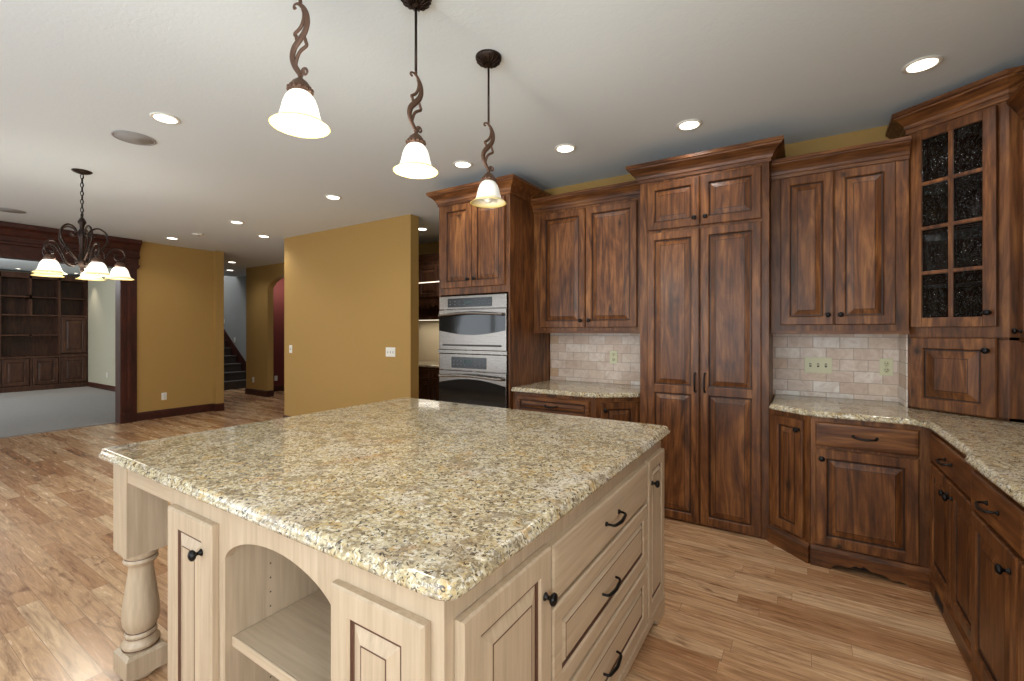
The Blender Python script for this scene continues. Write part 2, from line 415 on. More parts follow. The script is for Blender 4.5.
# ------------------------------------------------------------------ joinery
def panel_mesh(w_, h_, t, openings, slope=.034, edge=.005, plainface=False):
    """door or drawer front: x 0..w, z 0..h, back y=0, face y=-t. slots: 0 face, 1 glaze"""
    bm = B()
    def ring(x0, z0, x1, z1, y): return [bm.verts.new(p) for p in ((x0, y, z0), (x1, y, z0), (x1, y, z1), (x0, y, z1))]
    def join(a, b, mi=0):
        for i in range(4): bm.faces.new((a[i], a[(i+1) % 4], b[(i+1) % 4], b[i])).material_index = mi
    r0 = ring(0, 0, w_, h_, 0); r1 = ring(0, 0, w_, h_, -t + edge); r2 = ring(edge, edge, w_-edge, h_-edge, -t)
    bm.faces.new(r0); join(r0, r1); join(r1, r2)
    if plainface:
        e = .014; r3 = ring(edge+e, edge+e, w_-edge-e, h_-edge-e, -t - .0015); join(r2, r3); bm.faces.new(r3); return bm
    def q(x0, z0, x1, z1): bm.faces.new(ring(x0, z0, x1, z1, -t))
    X0, X1 = openings[0][0], openings[0][2]
    q(edge, edge, X0, h_-edge); q(X1, edge, w_-edge, h_-edge)
    zz = edge
    for (x0, z0, x1, z1) in openings:
        q(x0, zz, x1, z0); zz = z1
    q(X0, zz, X1, h_-edge)
    for (x0, z0, x1, z1) in openings:
        s = min(slope, (x1-x0)*.28, (z1-z0)*.28)
        rs = [(0, -t, 0), (.0055, -t+.006, 0), (.008, -t+.011, 1), (.015, -t+.011, 1), (.015+s, -t+.0015, 0), (.0185+s, -t+.001, 1)]
        prev = None
        for ins, y, mi in rs:
            cur = ring(x0+ins, z0+ins, x1-ins, z1-ins, y)
            if prev: join(prev, cur, mi)
            prev = cur
        bm.faces.new(prev)
    return bm
def knob(parent, x, z, y, mat=None):
    bm = B(); lathe(bm, [(.0001, .0), (.011, .0), (.009, .004), (.0055, .007), (.0055, .014), (.012, .018), (.0165, .023), (.0155, .029), (.009, .033), (.0001, .034)], 16, axis='y')
    return obj('knob', bm, mat or m_black, parent, (x, y, z))
def pull(parent, x, z, y, L=.11, vert=False, mat=None, drop=.0):
    bm = B(); h = L / 2
    pts = spline([(-h, 0, 0), (-h, -.018, 0), (-h*.86, -.029, -drop*.5), (-h*.4, -.033, -drop), (0, -.035, -drop*1.2), (h*.4, -.033, -drop), (h*.86, -.029, -drop*.5), (h, -.018, 0), (h, 0, 0)], 4)
    n = len(pts); rad = [.0052 - .0012 * math.cos(2*PI*i/(n-1)) * -1 * (-1) for i in range(n)]
    if vert: pts = [Vector((p.z, p.y, p.x)) for p in pts]
    tube(bm, pts, rad, 8, up=(0, 0, 1) if not vert else (1, 0, 0))
    for s in (-h, h):
        c = (s, 0, 0) if not vert else (0, 0, s)
        lathe(bm, [(.0085, 0), (.008, .004), (.006, .007)], 12, c, 'y')
    return obj('pull', bm, mat or m_black, parent, (x, y, z))
class Cab:
    """cabinet unit: local x to the viewer's right, y to the back, front of body at y=0"""
    def __init__(s, name, label, cat, fl, rot, W, D, z0, z1, mats, group=None, body=True, t=.02, inset=0):
        s.W, s.D, s.z0, s.z1, s.m, s.t = W, D, z0, z1, mats, t
        s.root = thing(name, label, cat, (fl[0], fl[1], 0), rot, group)
        if body:
            bm = B(); bx(bm, 0, 0, z0, W, D, z1); s.body = bevel(obj('body', bm, mats[0], s.root), .0025)
    def door(s, x0, z0, x1, z1, split=None, k=None, kv=False, fr=.052, kmat=None, label=None, slope=.03, pz=None):
        w_, h_ = x1-x0, z1-z0; f = min(fr, w_*.24)
        if split is None: ops = [(f, f, w_-f, h_-f)]
        else: ops = [(f, f, w_-f, split-z0-f*.5), (f, split-z0+f*.5, w_-f, h_-f)]
        d = obj('door', panel_mesh(w_, h_, s.t, ops, slope), [s.m[0], s.m[2]], s.root, (x0, -.001, z0))
        if label: d['label'] = label
        if k: knob(d, k[0]-x0, k[1]-z0, -s.t, kmat)
        if kv: pull(d, kv[0]-x0, kv[1]-z0, -s.t, .13, True, kmat)
        return d
    def drawer(s, x0, z0, x1, z1, pulls=1, flat=False, fr=.045, kmat=None, L=.105, label=None):
        w_, h_ = x1-x0, z1-z0
        ops = [(fr, fr, w_-fr, h_-fr)]
        d = obj('drawer', panel_mesh(w_, h_, s.t, ops, .02, plainface=flat), [s.m[1], s.m[2]], s.root, (x0, -.001, z0))
        if label: d['label'] = label
        if pulls: pull(d, w_/2, h_/2 + .004, -s.t - (.0015 if flat else -.0), L, False, kmat, .006)
        return d
    def crown(s, z, path=None, h=.10, out=.08, left=True, right=True, D=None):
        D = D or s.D
        pr = [(0, -.025), (.010, -.025), (.012, -.004), (.018, 0), (.024, .018), (.036, .036), (out*.72, h*.58), (out*.86, h*.66), (out*.9, h*.74), (out, h*.78), (out, h), (-.002, h)]
        pr = [(o, z + zz) for o, zz in pr]
        if path is None:
            path = []
            if left: path.append((0, D))
            path += [(0, 0), (s.W, 0)]
            if right: path.append((s.W, D))
        bm = B(); sweep(bm, path, pr)
        # lid behind the moulding so that it is closed from above
        return obj('crown_molding', bm, s.m[1], s.root)
WD = (m_wood, m_woodh, m_groove)
CR = (m_cream, m_creamh, m_glaze)
DW = (m_dark, m_darkh, m_groove)

# ------------------------------------------------------------------ the setting
YB = 3.93      # kitchen back wall
XR = 1.22      # right wall
bm = B(); bx(bm, -15.3, -2.4, -.1, 1.4, 7.4, 0); struct('floor', bm, m_oak)
bm = B(); bx(bm, -15.3, -2.3, .0005, -8.70, 3.84, .014); struct('floor_carpet', bm, m_carpet)
bm = B(); bx(bm, -15.3, -2.4, CE, 1.4, 4.0, CE+.15); bx(bm, -12.17, 4.0, CE, 1.4, 7.4, CE+.15); struct('ceiling', bm, m_ceil)
bm = B(); bx(bm, -2.86, YB, 0, 1.4, YB+.14, CE); struct('wall_back', bm, m_ochre)
bm = B(); bx(bm, XR, -2.4, 0, XR+.15, -1.9, CE); bx(bm, XR, -.1, 0, XR+.15, YB, CE); bx(bm, XR, -1.9, 0, XR+.15, -.1, 1.05); bx(bm, XR, -1.9, 2.25, XR+.15, -.1, CE); struct('wall_right', bm, m_ochre)
bm = B(); bx(bm, -6.50, 3.885, 0, -3.895, 4.02, CE); struct('wall_middle', bm, m_ochre)
# unseen wall behind the camera with window openings added for the daylight lamps
def wall_with_holes(bm, x0, x1, y0, y1, z0, z1, holes):
    xs = x0
    for a, b, c, d in sorted(holes):
        bx(bm, xs, y0, z0, a, y1, z1); bx(bm, a, y0, z0, b, y1, c); bx(bm, a, y0, d, b, y1, z1); xs = b
    bx(bm, xs, y0, z0, x1, y1, z1)
holes = [(-13.5, -10.5, .6, 2.3), (-7.1, -3.7, .5, 2.4), (-2.4, .2, .1, 2.4)]
bm = B(); wall_with_holes(bm, -15.3, 1.4, -2.3, -2.15, 0, CE, holes); struct('wall_front', bm, m_white)
for i, (a, b, c, d) in enumerate(holes):
    bm = B(); f = .06
    bx(bm, a, -2.28, c, a+f, -2.18, d); bx(bm, b-f, -2.28, c, b, -2.18, d); bx(bm, a+f, -2.28, c, b-f, -2.18, c+f); bx(bm, a+f, -2.28, d-f, b-f, -2.18, d)
    n = 3
    for k in range(1, n):
        x = a + (b-a)*k/n; bx(bm, x-.03, -2.27, c+f, x+.03, -2.19, d-f)
    o = struct('window_%d' % (i+1), bm, m_white)
    bm = B(); bx(bm, a+f, -2.232, c+f, b-f, -2.226, d-f); obj('glass_pane', bm, m_clear, o)
bm = B()
for a in (0, .585, 1.17, 1.74): bx(bm, XR+.03, -1.9+a, 1.05, XR+.1, -1.84+a, 2.25)
bx(bm, XR+.03, -1.84, 1.05, XR+.1, -.16, 1.11); bx(bm, XR+.03, -1.84, 2.19, XR+.1, -.16, 2.25)
o = struct('window_4', bm, m_white); bm = B(); bx(bm, XR+.06, -1.85, 1.1, XR+.066, -.15, 2.2); obj('glass_pane', bm, m_clear, o)  # unseen window added for more light from the right
# left wall with the wide cased opening to the carpeted room
bm = B(); bx(bm, -8.75, 2.70, 0, -8.6, 3.85, CE); bx(bm, -8.75, -1.2, 2.36, -8.6, 2.70, CE); bx(bm, -8.75, -2.15, 0, -8.6, -1.2, CE)
struct('wall_left', bm, m_ochre)
bm = B(); bx(bm, -9.4, 3.85, 0, -8.49, 3.975, CE); struct('wall_jog', bm, m_ochre)
bm = B(); bx(bm, -15.3, 3.84, 0, -8.76, 3.85, CE); bx(bm, -15.3, 3.86, 0, -9.4, 4.0, CE); struct('wall_den', bm, m_pale)
bm = B(); bx(bm, -15.45, -2.4, 0, -15.3, 4.0, CE); struct('wall_den_far', bm, m_pale)
# far hall wall with arched opening
def arch_wall(bm, x0, x1, y0, y1, a, b, spring, top):
    bx(bm, x0, y0, 0, a, y1, CE); bx(bm, b, y0, 0, x1, y1, CE)
    n = 14; c = (a+b)/2; hw = (b-a)/2
    pts = [(c - hw*math.cos(PI*k/n), spring + (top-spring)*math.sin(PI*k/n)) for k in range(n+1)]
    for p, q_ in zip(pts, pts[1:]):
        prism(bm, [p, q_, (q_[0], CE), (p[0], CE)], y0, y1, 'y')
bm = B(); arch_wall(bm, -10.28, -5.6, 5.27, 5.395, -9.43, -8.0, 2.24, 2.52); struct('wall_hall', bm, m_ochre)
bm = B(); bx(bm, -10.28, 6.5, 0, -5.6, 6.6, CE); bx(bm, -10.28, 5.397, 0, -10.16, 6.5, CE); struct('wall_beyond_arch', bm, m_red)
bm = B(); bx(bm, -15.3, 6.0, 0, -10.285, 6.12, 4.9); struct('wall_stairwell_right', bm, m_greyw)
bm = B(); bx(bm, -15.42, 4.0, 0, -15.3, 6.1, 4.9); struct('wall_stairwell_end', bm, m_greyw)
bm = B(); bx(bm, -15.3, 4.68, 0, -11.42, 4.775, 4.9); struct('wall_stairwell_left', bm, m_greyw)
bm = B(); bx(bm, -12.17, 4.6, CE+.15, -12.05, 6.1, 4.9); bx(bm, -15.4, 4.6, 4.9, -12.05, 6.12, 5.0); struct('ceiling_stairwell', bm, m_greyw)
bm = B(); bx(bm, -5.6, 5.3, 0, 1.4, 5.42, CE); struct('wall_pantry', bm, m_ochre)
bm = B(); bx(bm, -2.86, 4.07, 0, -2.74, 5.3, CE); struct('wall_pantry_side', bm, m_ochre)
bm = B(); bx(bm, -5.72, 4.02, 0, -5.6, 5.3, CE); struct('wall_hall_side', bm, m_ochre)
# baseboards
BBP = [(0, 0), (.016, 0), (.016, .095), (.012, .112), (.006, .125), (0, .13)]
def baseboard(name, path, m=m_trimh):
    bm = B(); sweep(bm, path, BBP); struct(name, bm, m)
baseboard('baseboard_left', [(-8.6, 2.78), (-8.6, 3.85), (-8.49, 3.85), (-8.49, 3.975)])
baseboard('baseboard_middle', [(-6.50, 4.02), (-6.50, 3.885), (-3.895, 3.885), (-3.895, 4.02)])
baseboard('baseboard_hall', [(-10.28, 5.5), (-10.28, 5.27), (-9.43, 5.27), (-9.43, 5.395)])
baseboard('baseboard_arch', [(-10.16, 5.40), (-10.16, 6.5)])
baseboard('baseboard_den', [(-14.86, 3.84), (-8.76, 3.84)])
# cased opening: legs and header with crown
def zshift(prof, z): return [(a, b+z) for a, b in prof]
bm = B()
bx(bm, -8.75, 2.565, 0, -8.56, 2.70, 2.36)                     # jamb
bx(bm, -8.60, 2.70, 0, -8.575, 2.775, 2.36)
bx(bm, -8.555, 2.565, 0, -8.545, 2.60, 2.36); bx(bm, -8.555, 2.645, 0, -8.545, 2.69, 2.36)
bx(bm, -8.565, 2.56, 0, -8.538, 2.705, .16)
struct('trim_1', bm, m_trim)
bm = B(); bx(bm, -8.80, -1.2, 2.335, -8.555, 2.79, 2.50)
sweep(bm, [(-8.57, 2.80), (-8.57, -1.3)][::1], [(0, 2.49), (-.02, 2.49), (-.035, 2.50), (-.035, 2.53), (-.02, 2.54), (-.02, 2.60), (-.04, 2.62), (-.07, 2.68), (-.11, 2.71), (-.115, 2.765), (0.03, 2.765), (.03, 2.49)])
bx(bm, -8.557, -1.25, 2.36, -8.540, 2.80, 2.39)
struct('trim_2', bm, m_trimh)
bm = B(); bx(bm, -8.80, -1.35, 0, -8.555, -1.2, 2.335); struct('trim_3', bm, m_trim)
# tiled backsplashes
bm = B(); bx(bm, -.172, YB-.012, .914, .565, YB, 1.376); struct('wall_backsplash_right', bm, m_tile)
bm = B(); bx(bm, .553, 3.66, .915, .559, YB-.013, 1.374); struct('tiled_cabinet_side', bm, m_tile)  # tile-textured sheet over the corner cabinet's left side
bm = B(); bx(bm, -2.05, YB-.012, .914, -1.03, YB, 1.376); struct('wall_backsplash_left', bm, m_tile)
bm = B(); bx(bm, .92, YB-.012, .914, XR, YB, 1.376); bx(bm, XR-.012, 1.5, .914, XR, YB-.012, 1.298); struct('wall_backsplash_side', bm, m_tile)

# stairs
st = thing('staircase', 'carpeted staircase rising at the far end of the hall beside the grey wall', 'stairs', (-11.39, 5.4, 0))
bm = B()
for k in range(15):
    bx(bm, -.25*(k+1), -.62, 0, -.25*k, .575, .19*(k+1))
    bx(bm, -.25*k, -.62, .19*(k+1)-.035, -.25*k+.02, .575, .19*(k+1))
obj('steps', bm, m_runner, st)
bm = B(); prism(bm, [(0.1, 0), (.1, .30), (-3.7, .30+3.8*.76), (-3.7, 2.6), (-.15, .0)], .577, .598, 'y'); obj('skirt_board', bm, m_trim, st)

# ------------------------------------------------------------------ island
SX0, SX1, SY0, SY1 = -2.385, -.538, .635, 2.33
poly = fillet([(SX0, SY0), (SX1, SY0), (SX1, SY1), (SX0, SY1)], [.04, .05, .04, .04], 6)
OG = [(-.03, .879), (-.008, .879), (-.002, .882), (0, .888), (-.001, .893), (-.006, .897), (-.008, .901), (-.009, .907), (-.013, .912), (-.019, .914)]
bm = B(); slab(bm, poly, OG)
tag(obj('countertop', bm, m_granite), 'large golden speckled granite slab on top of the cream island', 'countertop')
BX0, BX1, BY0, BY1 = -1.775, -.578, .666, 2.275
isl = thing('kitchen_island', 'cream glazed kitchen island with arched open shelf, drawers and turned corner legs', 'kitchen island', (0, 0, 0))
NX0, NX1, NYB = -1.415, -.908, 1.27
bm = B()
bx(bm, BX0, BY0, .10, NX0, BY1, .879); bx(bm, NX1, BY0, .10, BX1, BY1, .879)
bx(bm, NX0, NYB, .10, NX1, BY1, .879); bx(bm, NX0, BY0+.02, .83, NX1, NYB, .879); bx(bm, NX0, BY0, .10, NX1, NYB, .13)
n = 20; c = (NX0+NX1)/2; hw = (NX1-NX0)/2
pts = [(c - hw*math.cos(PI*k/n), .722 + .088*math.sin(PI*k/n)**1.3) for k in range(n+1)]
for p, q_ in zip(pts, pts[1:]): prism(bm, [p, q_, (q_[0], .879), (p[0], .879)], BY0, BY0+.022, 'y')
for yy in (.80, 1.16):                                    # shelf pin holes
    for k in range(11):
        lathe(bm, [(.0028, NX0+.0004), (.0028, NX0+.0008)], 8, (0, yy, .20+.045*k), 'x', 1)
bevel(obj('body', bm, [m_cream, m_slot], isl), .002)
bm = B(); bx(bm, NX0+.001, BY0+.025, .462, NX1-.001, NYB-.002, .485); bx(bm, NX0+.001, BY0+.018, .455, NX1-.001, BY0+.026, .4855)
bevel(obj('shelf', bm, m_creamh, isl), .003)
bm = B(); bx(bm, -2.20, BY0+.012, .80, BX0, BY0+.035, .879); bx(bm, -2.30, .80, .80, -2.275, 2.13, .879); bx(bm, -2.20, 2.2, .80, BX0, 2.225, .879)
obj('apron', bm, m_creamh, isl)
# base moulding with bracket feet
bm = B()
def bracket(W, h, foot=.11, rise=.055):
    pts = [(0, 0), (foot, 0)]
    for k in range(7):
        a = k/6*PI/2; pts.append((foot + .03*math.sin(a), rise*.6*(1-math.cos(a))))
    pts += [(foot+.045, rise*.6), (foot+.06, rise)]
    pts += [(W-x, z) for x, z in pts[::-1]] 
    return pts + [(W, h), (0, h)]
Wb = BY1-BY0
prism(bm, [(BY0-.014 + x*(Wb+.028)/Wb, z) for x, z in bracket(Wb, .095)], BX1-.004, BX1+.014, 'x')
Wc = BX1-BX0
prism(bm, [(BX0-.014 + x*(Wc+.028)/Wc, z) for x, z in bracket(Wc, .095)], BY0-.014, BY0+.004, 'y')
sweep(bm, [(BX0, BY0), (BX1, BY0), (BX1, BY1)], [(0, .093), (.018, .093), (.018, .100), (.012, .106), (.006, .112), (0, .114)])
obj('base_molding', bm, m_creamh, isl)
bm = B(); bx(bm, BX0+.05, BY0+.06, 0, BX1-.06, BY1-.05, .1); obj('toe_kick', bm, m_void, isl)
# near face (facing -Y)
def on_face(parent, name, rot, origin, w_, h_, kind, mats, kn=None, pl=None, flat=False, fr=.058, slope=.03, t=.022):
    f = min(fr, w_*.22)
    bm = panel_mesh(w_, h_, t, [(f, f, w_-f, h_-f)], slope, plainface=flat)
    d = obj(name, bm, [mats[0] if kind == 'v' else mats[1], mats[2]], parent, origin, rot)
    if kn: knob(d, kn[0], kn[1], -t)
    if pl: pull(d, pl[0], pl[1], -t-(.0015 if flat else -.010), .125, drop=.004)
    return d
on_face(isl, 'door', 0, (-1.742, BY0-.001, .125), .292, .69, 'v', CR, kn=(.235, .60))
on_face(isl, 'door', 0, (-.898, BY0-.001, .125), .286, .69, 'v', CR)
# right face (facing +X): local x runs along +Y
XF = BX1+.001
on_face(isl, 'door', R(90), (XF, .695, .125), .375, .69, 'v', CR, kn=(.337, .575))
on_face(isl, 'drawer', R(90), (XF, 1.080, .655), .88, .155, 'h', CR, pl=(.445, .078), flat=True)
on_face(isl, 'drawer', R(90), (XF, 1.080, .385), .88, .255, 'h', CR, pl=(.42, .122), fr=.05, slope=.012)
on_face(isl, 'drawer', R(90), (XF, 1.080, .125), .88, .245, 'h', CR, pl=(.43, .110), fr=.05, slope=.012)
on_face(isl, 'door', R(90), (XF, 1.985, .125), .27, .69, 'v', CR, kn=(.045, .585), fr=.05, slope=.012)
# turned legs under the overhang
def turned_leg(cx, cy):
    bm = B(); a = .068
    bx(bm, -a, -a, .507, a, a, .879)
    mz = lambda z: .114 + (z-.155)*(.507-.114)/(.525-.155)
    # chamfer below the upper block, then the vase
    lathe(bm, [(r_, mz(z_)) for r_, z_ in [(.055, .527), (.058, .522), (.060, .512), (.056, .504), (.050, .498), (.056, .493), (.058, .487), (.054, .480), (.043, .472), (.040, .46), (.043, .43), (.052, .37), (.060, .31), (.062, .275),
               (.058, .245), (.047, .225), (.045, .220), (.052, .215), (.053, .207), (.049, .202), (.055, .190), (.062, .180), (.063, .172), (.058, .165), (.058, .155)]], 32)
    bx(bm, -a, -a, .028, a, a, .104)
    v0 = [bm.verts.new((sx*a, sy*a, .104)) for sx, sy in ((-1,-1),(1,-1),(1,1),(-1,1))]; v1 = [bm.verts.new((sx*a*.82, sy*a*.82, .116)) for sx, sy in ((-1,-1),(1,-1),(1,1),(-1,1))]
    for i in range(4): bm.faces.new((v0[i], v0[(i+1)%4], v1[(i+1)%4], v1[i]))
    bm.faces.new(v1)
    lathe(bm, [(.035, 0), (.050, .005), (.054, .014), (.050, .022), (.055, .028)], 28)
    for z, r in ((.4965, .0515), (.2215, .0475), (.2015, .050), (.1635, .0605)): lathe(bm, [(r, mz(z)-.0016), (r+.0012, mz(z)), (r, mz(z)+.0016)], 32, mi=1)
    return obj('turned_leg', bm, [m_cream, m_glaze], isl, (cx, cy, 0))
turned_leg(-2.252, .742); turned_leg(-2.252, 2.205)

# ------------------------------------------------------------------ kitchen wall cabinets
# oven tower
YT = 3.20; TX0, TX1 = -2.84, -2.055
tw = Cab('oven_tower_cabinet', 'tall knotty wood cabinet housing the stainless double ovens', 'cabinet', (TX0, YT), 0, TX1-TX0, YB-.001-YT, 0, 2.565, WD, body=False)
W = TX1-TX0; D = YB-.001-YT
bm = B(); bx(bm, 0, 0, 0, .018, D, 2.565); bx(bm, W-.018, 0, 0, W, D, 2.565); bx(bm, .018, .55, 0, W-.018, D, 2.565)
bx(bm, .018, 0, 1.715, W-.018, .55, 2.565); bx(bm, .018, 0, .10, W-.018, .55, .52); bx(bm, .018, .05, 0, W-.018, .55, .10)
bevel(obj('body', bm, m_wood, tw.root), .002)
tw.door(.045, 1.775, W/2-.003, 2.525, k=(W/2-.035, 1.845)); tw.door(W/2+.003, 1.775, W-.045, 2.525, k=(W/2+.035, 1.845))
tw.drawer(.045, .16, W-.045, .48)
tw.crown(2.565, h=.10, out=.085)
def oven(name, label, zb, zt, hp, lens, zwin, wmul):
    r = thing(name, label, 'oven', (TX0+.022, YT, zb)); w_ = W-.044; H = zt-zb
    bm = B(); bx(bm, .01, .002, .002, w_-.01, .5, H-.002); obj('body', bm, m_steel, r)
    bm = B(); bx(bm, 0, -.022, H-hp, w_, .0015, H); p = bevel(obj('control_panel', bm, m_steel, r), .003)
    bm = B(); a, b = (w_*.14, w_*.80) if wmul > .8 else (w_*.2, w_*.72)
    bx(bm, a, -.026, H-hp*.86, b, -.0225, H-hp*.18, 0)
    for i in range(9):
        for j in range(2):
            if 3 < i < 6: continue
            x = a+.03+(b-a-.06)*i/8; z = H-hp*(.65 if j else .42); bx(bm, x-.006, -.0264, z-.004, x+.006, -.0261, z+.004, 1)
    x = (a+b)/2-.05; bx(bm, x, -.0264, H-hp*.62, x+.09, -.0261, H-hp*.36, 2)
    obj('display', bm, [m_display, m_btn, plain('display_glow_'+name, (34, 50, 48), .3)], p)
    # door: steel frame with curved dark window
    z1 = H-hp-.006; bm = B(); bx(bm, 0, -.026, .0 if lens else .0, w_, .0015, z1); d = bevel(obj('oven_door', bm, m_steel, r), .004)
    n = 16; bm = B()
    if lens:
        zc = zwin[0]; hh = zwin[1]
        top = [(x0, zc + hh*(.62+.38*math.sin(PI*k/n))) for k in range(n+1) for x0 in [w_*(.005+.99*k/n)]]
        bot = [(x0, zc - hh*(.62+.38*math.sin(PI*k/n))) for k in range(n+1) for x0 in [w_*(.005+.99*k/n)]]
        prism(bm, top + bot[::-1], -.030, -.0265, 'y')
    else:
        top = [(w_*(.005+.99*k/n), zwin[0] + zwin[1]*math.sin(PI*k/n)) for k in range(n+1)]
        prism(bm, top + [(w_*.995, .035), (w_*.005, .035)], -.030, -.0265, 'y')
    obj('door_window', bm, m_oglass, d)
    hz = z1-.045; bm = B()
    pts = spline([(.03, -.03, hz-.006), (.035, -.062, hz-.004), (.10, -.072, hz), (w_*.5, -.08, hz+.012), (w_-.10, -.072, hz), (w_-.035, -.062, hz-.004), (w_-.03, -.03, hz-.006)], 6)
    tube(bm, pts, .0125, 10); obj('handle', bm, m_steel, d)
    if lens:
        bm = B(); bx(bm, .05, -.034, .035, w_-.05, -.026, .05); obj('vent_slot', bm, m_slot, r)
        bm = B(); bx(bm, -.01, -.03, -.03, w_+.01, -.001, -.003); obj('trim_strip', bm, m_steel, r)
    return r
oven('built_in_oven', 'upper stainless wall oven with lens-shaped dark window in the wood tower', 1.215, 1.700, .118, True, (.24, .105), 1)
oven('built_in_oven', 'lower stainless wall oven with large black glass door in the wood tower', .53, 1.178, .145, False, (.385, .045), .6)

# upper cabinet left of the pantry
YU = 3.60; DU = YB-.001-YU
ul = Cab('upper_cabinet', 'two-door knotty wood wall cabinet between the oven tower and the tall pantry', 'cabinet', (-2.053, YU), 0, 1.021, DU, 1.376, 2.48, WD)
ul.door(.075, 1.415, .510, 2.43, k=(.475, 1.475)); ul.door(.516, 1.415, .955, 2.43, k=(.552, 1.475))
ul.crown(2.48, h=.09, out=.075, left=False, right=False)
bm = B(); bx(bm, 0, -.012, 1.366, 1.022, .02, 1.386); obj('light_rail', bm, m_woodh, ul.root)

# pantry
YP = 3.44; PX0, PX1 = -1.03, -.172; WP = PX1-PX0
pn = Cab('pantry_cabinet', 'tall four-door knotty wood pantry cabinet between the two tiled backsplashes', 'cabinet', (PX0, YP), 0, WP, YB-.001-YP, 0.0, 2.53, WD)
xm = -.599-PX0
pn.door(.058, 2.135, xm-.004, 2.485, k=(xm-.035, 2.19)); pn.door(xm+.004, 2.135, WP-.045, 2.485, k=(xm+.038, 2.19))
pn.door(.058, .02, xm-.004, 2.115, split=.96, kv=(xm-.03, 1.02)); pn.door(xm+.004, .02, WP-.045, 2.115, split=.96, kv=(xm+.034, 1.02))
pn.crown(2.53, h=.10, out=.085)

# upper cabinet right of the pantry
ur = Cab('upper_cabinet', 'two-door knotty wood wall cabinet between the pantry and the glass-door corner cabinet', 'cabinet', (-.170, YU), 0, .726, DU, 1.376, 2.45, WD)
ur.door(.058, 1.425, .352, 2.42, k=(.322, 1.49)); ur.door(.358, 1.425, .662, 2.42, k=(.390, 1.49))
ur.crown(2.45, h=.09, out=.075, left=False, right=False)
bm = B(); bx(bm, 0, -.012, 1.366, .726, .02, 1.386); obj('light_rail', bm, m_woodh, ur.root)

# diagonal glass-door corner cabinet standing on the counter
GL = Vector((.560, 3.640)); GR = Vector((.915, 3.368)); dv = GR-GL; WG = dv.length; ang = math.atan2(dv.y, dv.x)
gc = thing('corner_cabinet', 'tall diagonal corner cabinet with seeded glass door standing on the granite counter', 'cabinet', (GL.x, GL.y, 0), ang)
inv = Matrix.Rotation(-ang, 2)
def loc2(p): v = inv @ (Vector(p)-GL); return (v.x, v.y)
ZT = 2.615
foot = [loc2(p) for p in ((.560, 3.640), (.915, 3.368), (XR-.014, 3.368), (XR-.014, YB-.014), (.566, YB-.014))]
bm = B(); t_ = .018
for a, b in ((1, 2), (2, 3), (3, 4), (4, 0)):
    pa, pb = Vector(foot[a]), Vector(foot[b]); e = (pb-pa).normalized(); nn = Vector((-e.y, e.x))
    prism(bm, [tuple(pa), tuple(pb), tuple(pb+nn*t_), tuple(pa+nn*t_)], .915, ZT)
for z in (.915, 1.335, 1.66, 1.96, 2.26, ZT-.02): prism(bm, foot if z in (.915, 1.335, ZT-.02) else [tuple(Vector(p)*.93+Vector((.02, .03))) for p in foot], z, z+.018)
fl, fr_ = .022, .055
bx(bm, 0, 0, .915, fl+.02, .02, ZT); bx(bm, WG-fr_-.01, 0, .915, WG, .02, ZT); bx(bm, fl+.02, 0, 2.565, WG-fr_-.01, .02, ZT); bx(bm, fl+.02, 0, 1.33, WG-fr_-.01, .02, 1.43); bx(bm, fl+.02, 0, .915, WG-fr_-.01, .02, .935)
bevel(obj('body', bm, m_wood, gc), .0015)
# glass door
gx0, gx1, gz0, gz1 = .022, WG-.040, 1.408, 2.575
w_, h_ = gx1-gx0, gz1-gz0; f = .055; bm = B(); t = .022
bx(bm, 0, -t, 0, f, 0, h_); bx(bm, w_-f, -t, 0, w_, 0, h_); bx(bm, f, -t, 0, w_-f, 0, f); bx(bm, f, -t, h_-f, w_-f, 0, h_)
bx(bm, w_/2-.011, -t+.002, f, w_/2+.011, -.004, h_-f)
for k in range(1, 4):
    z = f + (h_-2*f)*k/4; bx(bm, f, -t+.002, z-.010, w_-f, -.004, z+.010)
gd = bevel(obj('door', bm, m_wood, gc, (gx0, -.001, gz0)), .003)
bm = B(); bx(bm, f-.004, -.012, f-.004, w_-f+.004, -.009, h_-f+.004); obj('glass_pane', bm, m_seedy, gd)
knob(gd, w_-.028, .075, -t)
ld = obj('door', panel_mesh(w_, .42, t, [(.06, .06, w_-.06, .36)], .04), [m_wood, m_groove], gc, (gx0, -.001, .925)); knob(ld, w_-.035, .355, -t)
bm = B()
pr = [(0, -.03), (.010, -.03), (.013, -.006), (.019, 0), (.024, .018), (.036, .034), (.058, .056), (.07, .064), (.073, .072), (.082, .076), (.082, .10), (-.002, .10)]
sweep(bm, [foot[4], foot[0], foot[1], (Vector(foot[1]) + (Vector(foot[2])-Vector(foot[1]))*.99)], [(o, z+ZT) for o, z in pr]); obj('crown_molding', bm, m_woodh, gc)

# right wall hutch cabinet
rh = Cab('upper_cabinet', 'dark wood wall cabinet cut off by the right edge, beside the corner cabinet', 'cabinet', (.965, 3.364), R(-90), .62, XR-.002-.965, 1.30, 2.49, WD)
rh.door(.02, 1.33, .305, 2.45, k=(.05, 1.385)); rh.door(.311, 1.33, .60, 2.45, k=(.345, 1.39))
rh.crown(2.49, h=.09, out=.06, left=False, right=True)

